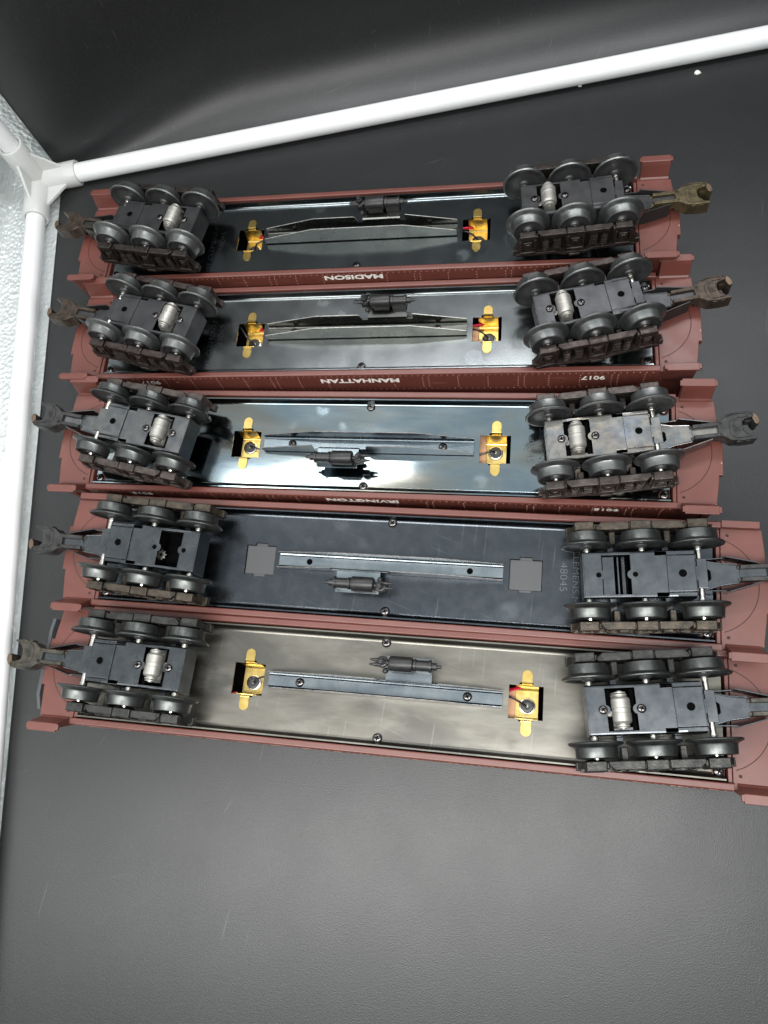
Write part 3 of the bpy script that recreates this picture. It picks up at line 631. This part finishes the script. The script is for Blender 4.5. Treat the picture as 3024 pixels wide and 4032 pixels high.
def sideframe_mb(s):
    mb = MB()
    def B(x0, x1, y0, y1, z0, z1, mi=0, b=0.35):
        mb.bbox(x0, x1, min(s * y0, s * y1), max(s * y0, s * y1), z0, z1, b, mi)
    i0, o0 = 22.6, 27.2
    # three journal boxes
    for x0, x1 in ((-33.4, -24.0), (-6.4, 3.4), (20.6, 30.1)):
        B(x0, x1, i0, o0, 21.6, 24.7); B(x0, x0 + 1.2, 23.2, o0 + 0.2, 11.5, 21.8); B(x1 - 1.2, x1, 23.2, o0 + 0.2, 11.5, 21.8)
        B(x0 + 1.0, x1 - 1.0, 23.0, o0 - 1.9, 10.5, 22); B(x0, x1, 23.2, o0 + 0.4, 10.6, 12.2)
        cx = (x0 + x1) / 2
        B(cx - 2.4, cx + 2.4, 25, o0 - 0.6, 13.6, 19.0); B(cx - 1.3, cx + 1.3, 25, o0 - 0.1, 14.6, 17.8)
        for dx in (-2.9, 2.9):
            for dz_ in (13.4, 19.6): mb.lathe([(0.6, s * (o0 - 2.0)), (0.55, s * (o0 - 0.5)), (0.05, s * (o0 - 0.3))], 'y', (cx + dx, 0, dz_), 8, 0)
        # round bearing behind the axle end
        mb.lathe([(4.6, s * 22.9), (4.6, s * 22.3), (3.6, s * 22.1), (3.4, s * 21.9), (1.6, s * 21.8)], 'y', (cx, 0, 19.6), 24, 1)
    # arched top bars with chamfered ends
    for x0, x1, c0, c1 in ((-23.0, -7.0, 1, 0), (4.0, 19.7, 0, 1)):
        pts = [(x0, i0 + 0.2)] + ([(x0, o0 - 2.6), (x0 + 2.6, o0 - 0.4)] if c0 else [(x0, o0 - 0.4)]) + ([(x1 - 2.6, o0 - 0.4), (x1, o0 - 2.6)] if c1 else [(x1, o0 - 0.4)]) + [(x1, i0 + 0.2)]
        mb.prism([(a, s * b) for a, b in pts][::-s], 22.0, 24.3, 0, cham=0.3)
        mb.prism([(a, s * b) for a, b in [(x0 - 1.2, 22.9), (x0 - 1.2, 23.5), (x1 + 1.2, 23.5), (x1 + 1.2, 22.9)]][::-s], 9.5, 22.2, 2)  # web panel set back, its shade painted dark
    B(-24.2, -22.8, 23.2, 26.2, 14, 23.2); B(-7.2, -6.2, 23, 26.4, 17, 23.6); B(3.2, 4.2, 23, 26.4, 17, 23.6); B(19.4, 20.8, 23.2, 26.2, 14, 23.2)
    # end horns
    for x0, x1, x2 in ((-33.4, -35.2, -37.0), (30.1, 32.6, 34.6)):
        pts = [(x0, 20.5), (x0, 9.4), (x2, 9.4), (x2, 13.0), (x1, 15.5)]
        mb.prism([(a, b) for a, b in pts], min(s * 22.8, s * 26.0), max(s * 22.8, s * 26.0), 0, 'y')
        B(min(x1, x2) - 0.2, max(x1, x2) + 0.2, 22.6, 26.6, 9.4, 13.6)
    # lower rail with the dropped middle
    mb.prism([(-35.5, 10.8), (-35.5, 9.0), (-12, 8.6), (-7.5, 6.6), (4.5, 6.6), (9, 8.6), (33, 9.0), (33, 10.8), (9.5, 10.8), (5, 9.0), (-8, 9.0), (-12.5, 10.8)], min(s * 23.2, s * 27.4), max(s * 23.2, s * 27.4), 0, 'y')
    B(-4.6, 1.6, 23.6, 28.0, 6.0, 7.6)
    # springs and leaf packs
    for cx in (-18.4, 14.8):
        pts = []
        for k in range(61):
            a = 2 * math.pi * 5 * k / 60; pts.append((cx + 1.75 * math.cos(a), s * 26.0 + 1.5 * math.sin(a), 11.4 + 8.2 * k / 60))
        mb.tube(pts, 0.48, 6, 0); mb.lathe([(1.0, 11), (1.0, 20)], 'z', (cx, s * 26.0, 0), 10, 0)
    for cx in (-12.0, 8.6):
        for k in range(5): B(cx - 2.2, cx + 2.2, 24.4, 27.7 - 0.12 * (k % 2), 13.2 + k * 1.45, 14.35 + k * 1.45, 0, 0.15)
        B(cx - 2.6, cx + 2.6, 24.4, 27.2, 12.0, 13.0)
    # transom lugs reaching in between the wheels
    for cx in (-14.6, 12.0): B(cx - 1.6, cx + 1.6, 16.5, 23.4, 9.2, 17.2); 
    for cx in (-19.8, -9.2, 6.8, 16.6): mb.lathe([(1.0, s * 22.95), (0.9, s * 22.6), (0.05, s * 22.5)], 'y', (cx, 0, 18.5), 10, 0)
    return mb
def roller_mb():
    mb = MB(); c = (-15.1, -0.6, 26.6)
    mb.lathe([(0.1, -7.4), (2.9, -7.4), (3.2, -7.2), (3.2, -6.6), (2.6, -6.5), (2.6, -6.0), (3.6, -5.9), (4.3, -5.0), (4.35, -1.3), (4.12, -1.1), (4.12, 0.9), (4.35, 1.1), (4.3, 5.0), (3.6, 5.9), (2.6, 6.0), (2.6, 6.5), (3.2, 6.6), (3.2, 7.2), (2.9, 7.4), (0.1, 7.4)], 'y', c, 36)
    for s, b0 in ((-1, -8.3), (1, 7.4)):
        pts = []
        for k in range(13):
            a = math.pi * k / 12; pts.append((-15.1 + 2.7 * math.cos(a), 26.8 + 2.7 * math.sin(a)))
        pts += [(-18.9, 20.5), (-18.9, 19), (-11.3, 19), (-11.3, 20.5)]
        mb.prism(pts[:13] + pts[13:], b0 - 0.25, b0 + 0.25, 1, 'y')
        mb.lathe([(1.2, b0 - 0.8), (1.2, b0 + 0.8)], 'y', (-15.1, 0, 26.8), 14, 0, False)
    mb.box(-18.9, -11.3, -8.3, 7.4, 18.6, 19.1, 1)
    mb.lathe([(1.7, 20), (1.7, 22.4), (1.3, 22.8), (0.05, 22.8)], 'z', (-20.0, -1.5, 0), 16, 0)
    return mb
def cog_mb():
    pts = []
    for k in range(36):
        a = 2 * math.pi * k / 36; r = 3.0 if (k // 2) % 2 else 2.2; pts.append((-7.9 + r * math.cos(a), 3.2 + r * math.sin(a)))
    mb = MB().prism(pts, 19.0, 19.8, 0); mb.disc(-7.9, 3.2, 19.85, 1.0, 1)
    return mb
def coupler_mb():
    """0: coupler casting, 1: steel arm, 2: black, 3: copper worn face"""
    mb = MB()
    # sheet arm from beneath the strap to the fork
    arm = [(20, -7.2), (28, -7.2), (31.5, -6.6), (38, -4.9), (45, -4.1), (57, -2.0), (57, 2.0), (45, 4.1), (38, 4.9), (31.5, 6.6), (28, 7.2), (20, 7.2)]
    mb.prism(arm, 11.2, 11.8, 1)
    sl = [(29.5, -3.0), (31.2, -3.0), (32.3, -2.0), (32.3, 2.0), (31.2, 3.0), (29.5, 3.0)]
    mb.prism(sl, 11.8, 11.86, 2)
    for s in (1, -1):
        # rolled edges, then the tall side cheeks that flare out and taper to the head
        path = [(23, 7.6, 11.5), (29, 7.5, 11.6), (36, 5.6, 11.7), (45, 4.6, 11.7)]
        mb.tube([(x, s * y, z) for x, y, z in path], 0.45, 8, 1)
        ch = [(24, 8.2), (33, 8.2), (38.5, 8.4), (40, 8.9), (55, 5.1)]
        ht = [12.2, 12.2, 12.2, 13.2, 13.2]
        n = len(ch); vs = []
        for (x, y), h in zip(ch, ht): vs += [(x, s * y, h), (x, s * (y - 0.5), h), (x, s * y, 3.4), (x, s * (y - 0.5), 3.4)]
        fs = []
        for i in range(n - 1):
            a = 4 * i; b_ = a + 4; fs += [(a, b_, b_ + 1, a + 1), (a, a + 2, b_ + 2, b_), (a + 1, b_ + 1, b_ + 3, a + 3), (a + 2, a + 3, b_ + 3, b_ + 2)]
        fs += [(0, 1, 3, 2), (4 * n - 4, 4 * n - 2, 4 * n - 1, 4 * n - 3)]
        mb.add(vs, fs, 1)
        # fork prongs
        mb.bbox(46.0, 61, min(s * 2.0, s * 4.1), max(s * 2.0, s * 4.1), 8.5, 14.0, 0.25, 0)
        mb.bbox(44.6, 46.2, min(s * 2.2, s * 3.9), max(s * 2.2, s * 3.9), 8.5, 12.2, 0.2, 0)
        mb.prism([(45.5, s * 0.0), (46, s * 1.9), (58.5, s * 1.9), (58.5, 0)][::s], 11.8, 12.3, 1)
    # head: body outline with the open jaw (thumb side -b, knuckle side +b)
    head = [(58.4, -4.0), (58.4, 4.4), (60.6, 4.8), (63.8, 7.4), (66.5, 8.2), (74.6, 8.2), (76.6, 7.6), (77.2, 6.2), (76.4, 4.9), (74.6, 4.4), (72.4, 4.0), (71.0, 2.6), (70.7, 0.2), (71.0, -2.2), (72.2, -4.2), (74.5, -5.8), (77.0, -6.6), (76.6, -7.5), (70.0, -7.7), (64.4, -7.0), (60.6, -4.2)]
    mb.prism(head, 5.6, 14.0, 0, cham=0.3)
    # raised rim following the head's edge and the lid
    lid = [(64.6, 3.4), (66.4, 4.6), (71.2, 4.6), (70.3, 2.4), (70.1, 0.2), (70.4, -2.2), (71.6, -4.4), (73.8, -6.2), (67.0, -6.4), (64.8, -4.6), (63.9, -2.6), (63.9, 1.6)]
    mb.prism(lid[::-1], 13.9, 14.5, 0, cham=0.25)
    mb.tube([(63.8, 6.6, 14.1), (66.6, 7.5, 14.2), (72.5, 7.4, 14.2), (74, 6.8, 14.2), (73.4, 5.3, 14.2), (69, 5.4, 14.1)], 0.42, 6, 0)
    mb.bbox(66.0, 69.4, -2.1, 1.5, 14.4, 14.8, 0.15, 0); mb.lathe([(0.75, 14.7), (0.6, 15.2), (0.05, 15.3)], 'z', (67.5, -0.3, 0), 10, 0)
    # hinge eye
    mb.lathe([(1.7, 5.5), (1.7, 14.1), (1.45, 14.4), (0.85, 14.4), (0.85, 13.2)], 'z', (75.3, 6.1, 0), 20, 0)
    mb.disc(75.3, 6.1, 13.8, 0.85, 2)
    # rib notches under the thumb
    for x in (66.5, 71): mb.box(x, x + 2.2, -8.1, -7.4, 9, 13.2, 0)
    # knuckle
    kn = [(76.3, 7.0), (77.9, 6.6), (79.2, 4.4), (79.6, 2.2), (79.2, 0.8), (77.9, 0.5), (76.9, 1.8), (76.3, 4.0)]
    mb.prism(kn[::-1], 4.5, 13.4, 0); mb.prism([(a, b) for a, b in kn][::-1], 13.4, 13.9, 3, cham=0.2)
    mb.box(73.2, 77.2, 3.6, 6.2, 5.5, 10.5, 0)
    return mb

TR_MESH = {}
for p in ('roller', 'none', 'cog'):
    for i in range(5):
        TR_MESH[(p, i)] = bake(truck_mb(p).mesh('truck', [TRK[i], BLACK]), 0.13, 2)
TR_MESH[('roller', 'tint')] = bake(truck_mb('roller').mesh('truck', [TINT, BLACK]), 0.13, 2)
WH = {(s, d): wheel_mb(s).mesh('wheel', [WHEEL2 if d else WHEEL, WHEELD]) for s in (1, -1) for d in (0, 1)}
AX = axle_mb().mesh('axle', [AXLE]); 
SF = {(s, i): bake(sideframe_mb(s).mesh('side_frame', [SIDEF[i], BLACK, RECESS_SHADE]), 0.1, 1) for s in (1, -1) for i in range(5)}
ROL = roller_mb().mesh('pickup_roller', [ROLLER, ROLLER]); COG = cog_mb().mesh('cog', [AXLE, BLACK])
CP = {}
BEAMS = [beam_mb().mesh('underframe_beam', [BEAM[i], EDGE if i < 2 else EDGED, BEAM[i] if i < 2 else FLANGE]) for i in range(5)]
COMP = comp_mb().mesh('compressor', [PLAS]); CONT = contact_mb().mesh('lamp_contact', [BRASS, AXLE, GROM])
FLOOR = [plate_mesh().mesh('floor_plate', [PLATE[i]]) for i in range(5)]
def interior_mb():
    return MB().box(-168, 168, -28.6, 28.6, -18, -16)
INTER = interior_mb().mesh('dark_cavity_sheet', [BLACK])  # black sheet added for the darkness of the hollow body below the cut-outs

# ------------------------------------------------------------------ cars
CARS = [(-41.570, 284.658, 1.285), (-31.138, 214.193, 1.391), (-22.342, 138.157, 0.250), (-2.435, 66.393, -0.195), (0.264, 0.238, 0.007)]
RD = [(-3.854, 0.318), (-2.551, -0.471), (1.544, -0.419), (4.092, 0.963), (-1.230, -0.386)]
YAW = [(-9.898, 4.808), (-13.184, 11.640), (-9.951, 7.473), (-3.510, 4.637), (-1.474, 7.205)]
CYAW = [(0.5, 0.5), (1.5, -0.5), (0.8, 1.0), (1.5, 1.6), (0.0, -0.6)]
PICK = [('roller', 'roller'), ('roller', 'roller'), ('roller', 'roller'), ('cog', 'none'), ('roller', 'roller')]
CPM = [('dark_brown', 'bronze'), ('dark_brown', 'dark_brown'), ('black', 'black'), ('black', 'black'), ('dusty', 'dusty')]
NAMES = [('MADISON', None), ('MANHATTAN', '9017'), ('IRVINGTON', '9015'), (None, None), (None, None)]
LABELS = [
    'brown passenger car upside down lettered MADISON, rearmost next to the white rod, glossy black floor',
    'brown passenger car upside down lettered MANHATTAN and 9017, dark smudged floor plate',
    'brown passenger car upside down lettered IRVINGTON and 9015, shiny heat-tinted floor',
    'brown passenger car upside down with slate floor, grey blanked hatches and no pickup rollers',
    'brown passenger car upside down frontmost, dull beige floor plate, torn left end']
STEPS = [dict(L=('tall', 'tall'), R=('tall', 'tall'))] * 3 + [dict(L=('low', 'tall'), R=('low', 'tall')), dict(L=('none', 'tall'), R=('none', 'tall'))]
T = 132.78; BODY = {}
for i in range(5):
    g = -1 if i in (2, 3) else 1
    cx, cy, yaw = CARS[i]
    car = bpy.data.objects.new('passenger_car', None); col.objects.link(car)
    car.location = Vector((cx, cy, PZ + RD[i][1])) * MM; car.rotation_euler = (math.radians(RD[i][0]), 0, math.radians(yaw))
    top(car, LABELS[i], 'model train car', 'upside-down passenger cars in a row')
    key = str(STEPS[i])
    if key not in BODY:
        a_, b_ = body_mesh(STEPS[i]); BODY[key] = bake(a_.mesh('body', [RED, REDD, RIVET]), 0.28, 2, b_.mesh('rivets', [RED, REDD, RIVET]))
    bodyo = link('body', BODY[key], car)
    link('dark_cavity_sheet', INTER, car)
    fl = link('floor_plate', FLOOR[i], car)
    for e in (1, -1):
        for s in (1, -1):
            link('screw', SCREW_L, fl, (e * 165.6, s * 24.6, 0.25), random.uniform(0, 90))
    for s in (1, -1): link('screw', SCREW_L, fl, (g * -0.2, s * 24.7, 0.02), random.uniform(0, 90))
    bm_ = link('underframe_beam', BEAMS[i], car, rz=0 if g > 0 else 180)
    if i != 3:
        for u in (-44.8, 44.8): link('screw', SCREW_B, bm_, (u, 0, 1.5), random.uniform(0, 90))
    else:
        hm = MB().lathe([(1.7, 1.52), (1.6, 1.56)], 'z', n=18)
        for u in (-44.8, 44.8): link('screw_hole', hm.mesh('screw_hole', [BLACK]), bm_, (u, 0, 0))
    link('compressor', COMP, car, rz=0 if g > 0 else 180)
    # contacts or grey covers in the cut-outs
    for e in (-1, 1):
        if i == 3:
            mb = MB(); mb.bbox(-8.5, 8.5, -8.4, 8.0, -2.2, -0.9, 0.2); mb.box(-3.3, 3.3, 8.0, 9.4, -2.2, -1.0); mb.box(-3.3, 3.3, -9.6, -8.4, -2.2, -1.0); mb.lathe([(0.4, -0.88), (0.3, -0.85)], 'z', n=10)
            link('hatch_cover', mb.mesh('hatch_cover', [GREYC]), car, (e * 74.4, 0, 0))
            continue
        lc = link('lamp_contact', CONT, car, (e * 74.8, 0, 0), 0 if g > 0 else 180)
        # wires: black lead to the grommet, red pair at the back
        q = -e if g > 0 else e     # towards the middle of the car, in the contact's own frame
        pts = [(q * -0 + 0.4 + 0.3 * q, -1.2, -8.8), (0.4 + 1.4 * q, -1.0, -6.4), (3.2 * q, 0.0, -4.2), (6.4 * q, 1.6, -3.6), (9.2 * q, 2.4, -3.9), (12 * q, 3.0, -5)]
        if i == 1 and e == -1: pts = [(0.4, -1.4, -8.8), (-1.6, -1.0, -6.0), (-4.0, 1.5, -3.2), (-6.2, 4.6, -2.6), (-8.4, 7.5, -3.0), (-9.6, 9.0, -4)]
        sp = []
        for k in range(len(pts) - 1):
            for t_ in (0, 0.33, 0.66): sp.append(tuple(Vector(pts[k]).lerp(Vector(pts[k + 1]), t_)))
        link('black_lead', MB().tube(sp + [pts[-1]], 0.55, 8).mesh('black_lead', [WIREB]), lc)
        out = -q
        rm = MB()
        for dv in (0, 1.6):
            rm.tube([(q * 9.5, 5.2 + dv * 0.6, -4.4 - dv), (q * 6.6, 6.4 + dv * 0.4, -5.2 - dv), (q * 3, 7.6, -7.5)], 0.6, 8)
        if i in (0, 1) or (i == 4): link('red_lead', rm.mesh('red_lead', [WIRER]), lc) if (i, e) != (4, -1) else link('red_lead', MB().tube([(out * 9.3, -8.6, -4), (out * 7.4, -7.9, -5), (out * 6, -8.4, -6)], 0.8, 8).mesh('red_lead', [WIRER]), lc)
        if (i, e) in ((1, 1), (2, 1), (4, 1)):
            link('card_strip', MB().box(min(q * 9.5, q * 5.8), max(q * 9.5, q * 5.8), -12, 6.5, -8.2, -7.6).mesh('card_strip', [TAN]), lc)
    # trucks
    for k, (sd, e) in enumerate((('L', -1), ('R', 1))):
        mesh_i = 'tint' if (i == 2 and k == 1) else i
        tr = link('truck', TR_MESH[(PICK[i][k], mesh_i)], car, (e * T, 0, 0), YAW[i][k] + (180 if e < 0 else 0))
        for s in (1, -1):
            sf = link('side_frame', SF[(s, i)], tr); 
        for a in (-28.0, -1.6, 24.9):
            link('axle', AX, tr, (a, 0, 22.0))
            for s in (1, -1): link('wheel', WH[(s, int(i > 2 or (i == 2 and k == 0)))], tr, (a, 0, 22.0))
        if PICK[i][k] == 'roller':
            link('pickup_roller', ROL, tr)
            for a in (-23.1, -5.7): link('screw', SCREW_S, tr, (a, 0, 25.03), random.uniform(0, 90))
        elif PICK[i][k] == 'cog': link('cog', COG, tr)
        cm = CPM[i][k]; ci = {'dark_brown': 0, 'black': 1, 'bronze': 2, 'dusty': 3}[cm]
        key = (ci, mesh_i)
        if key not in CP: CP[key] = coupler_mb().mesh('coupler', [COUP[ci], TINT if mesh_i == 'tint' else TRK[i], BLACK, COPPER])
        cp = link('coupler', CP[key], tr, rz=CYAW[i][k]); bevel(cp, 0.15, 1)
    # lettering on the near side
    nm, num = NAMES[i]
    def letter(body, u, wz, width, height, bold=0.16):
        me_ = text_mesh(body, 5.0, [WHITEINK], 0.12, bold, width, height)
        o_ = bpy.data.objects.new('lettering', me_); col.objects.link(o_); o_.parent = bodyo
        o_.location = Vector((u, -33.06, wz)) * MM; o_.rotation_euler = (math.radians(90), math.radians(180), 0)
    if nm: letter(nm, {0: -1.3, 1: -1.0, 2: 0.3}[i], {0: -0.3, 1: -2.3, 2: -1.0}[i], {0: 37.6, 1: 48.3, 2: 42.2}[i], {0: 4.0, 1: 4.5, 2: 4.8}[i])
    if num:
        letter(num, 135.8, -2.4, 13.2, 4.0, 0.1); letter(num, -136.8, -1.5, 13.2, 4.0, 0.1)
    # maker's stamping on the floor plate, reading down the car's width
    if True:
        eng = bpy.data.materials.get('engraved_line') or mat('engraved_line', (0.13, 0.14, 0.15, 1), rough=0.4, metallic=0.9)
        dark = bpy.data.materials.get('engraved_dim') or mat('engraved_dim', (0.12, 0.13, 0.14, 1), rough=0.3, metallic=1)
        for body, uu, vv, ww in (('MT.CLEMENS,MI', 100.1, 4.6, 39.5), ('48045', 94.2, 0.1, 15.2)):
            me_ = text_mesh(body, 5.2, [eng if i == 3 else dark], 0.06, -0.1, ww, 3.7)
            o_ = bpy.data.objects.new('stamped_text', me_); col.objects.link(o_); o_.parent = fl
            o_.location = Vector((uu * (1 if g < 0 else -1), vv * (1 if g < 0 else -1), 0.05)) * MM; o_.rotation_euler = (0, 0, math.radians(-90 if g < 0 else 90))
# torn grey rubber diaphragm at the left end of the front car
car5 = car
mb = MB()
for seg in ([(-195.6, 24.5), (-196.4, 17), (-195.9, 8), (-195.9, 3)], [(-195.9, -5), (-195.6, -12), (-195.4, -18.5), (-192.6, -26.5)]):
    for (u0, v0), (u1, v1) in zip(seg[:-1], seg[1:]):
        mb.add([(u0, v0, 1.6), (u1, v1, 1.6), (u1 - 2.6, v1, 0.6), (u0 - 2.6, v0, 0.6), (u0 - 5.0, v0 + 0.2, -3.5), (u1 - 5.0, v1 + 0.2, -3.5), (u0, v0, -9), (u1, v1, -9), (u0 - 5, v0, -10), (u1 - 5, v1, -10)],
               [(0, 1, 2, 3), (3, 2, 5, 4), (0, 6, 7, 1), (4, 5, 9, 8), (6, 8, 9, 7), (0, 3, 4, 8, 6), (1, 7, 9, 5, 2)], 0)
link('rubber_diaphragm', mb.mesh('rubber_diaphragm', [RUBBER]), car5)

# ------------------------------------------------------------------ crumbs and lint on the sheet
def crumb(x, y, r, label):
    bm = bmesh.new(); bmesh.ops.create_icosphere(bm, subdivisions=2, radius=r * MM)
    for v in bm.verts: v.co *= 1 + 0.35 * noise.noise(v.co * 700 + Vector((x, y, 0)))
    me = bpy.data.meshes.new('crumb'); bm.to_mesh(me); bm.free(); me.materials.append(CRUMB)
    o = bpy.data.objects.new('crumb', me); col.objects.link(o); o.location = Vector((x, y, r * 0.7)) * MM; o.scale = (1.2, 1, 0.7)
    top(o, label, 'crumb', 'white crumbs on the sheet')
crumb(180, 460, 1.9, 'larger white crumb on the black sheet, in front of the rod at upper right')
crumb(97, 455, 1.3, 'smaller white crumb beside the white rear rod')
mb = MB(); rnd = random.Random(3)
for k in range(560):
    x = rnd.uniform(-300, 330); y = rnd.uniform(-190, 450)
    lx, ly = x, y
    if (x + 317 + (y - 400) * 0.16) < 6 or y > 380 + 0.17 * (x + 317): continue
    r = rnd.choice([0.12, 0.16, 0.2, 0.26, 0.35]); a = rnd.uniform(0, 6.28); e_ = rnd.choice([1, 1, 2, 4])
    c_, s_ = math.cos(a), math.sin(a)
    q = [(r * e_, 0), (0, r), (-r * e_, 0), (0, -r)]
    vs = [(x + p * c_ - w_ * s_, y + p * s_ + w_ * c_, 0.06) for p, w_ in q] + [(x, y, 0.06 + r)]
    mb.add(vs, [(0, 1, 4), (1, 2, 4), (2, 3, 4), (3, 0, 4), (3, 2, 1, 0)])
for (x, y, L_, bend, a) in ((20, -152, 9, 3, 5), (150, 60, 6, 2, 70), (-150, -150, 6, 1.5, 60), (190, -150, 7, 2, 50)):
    pts = [(x + L_ * (t_ / 8 - 0.5) * math.cos(math.radians(a)) - bend * math.sin(math.pi * t_ / 8) * math.sin(math.radians(a)), y + L_ * (t_ / 8 - 0.5) * math.sin(math.radians(a)) + bend * math.sin(math.pi * t_ / 8) * math.cos(math.radians(a)), 0.25) for t_ in range(9)]
    mb.tube(pts, 0.14, 5)
o = link('lint', mb.mesh('lint', [CRUMB])); top(o, 'tiny pale dust specks and lint scattered over the black sheet', 'lint', kind='stuff')
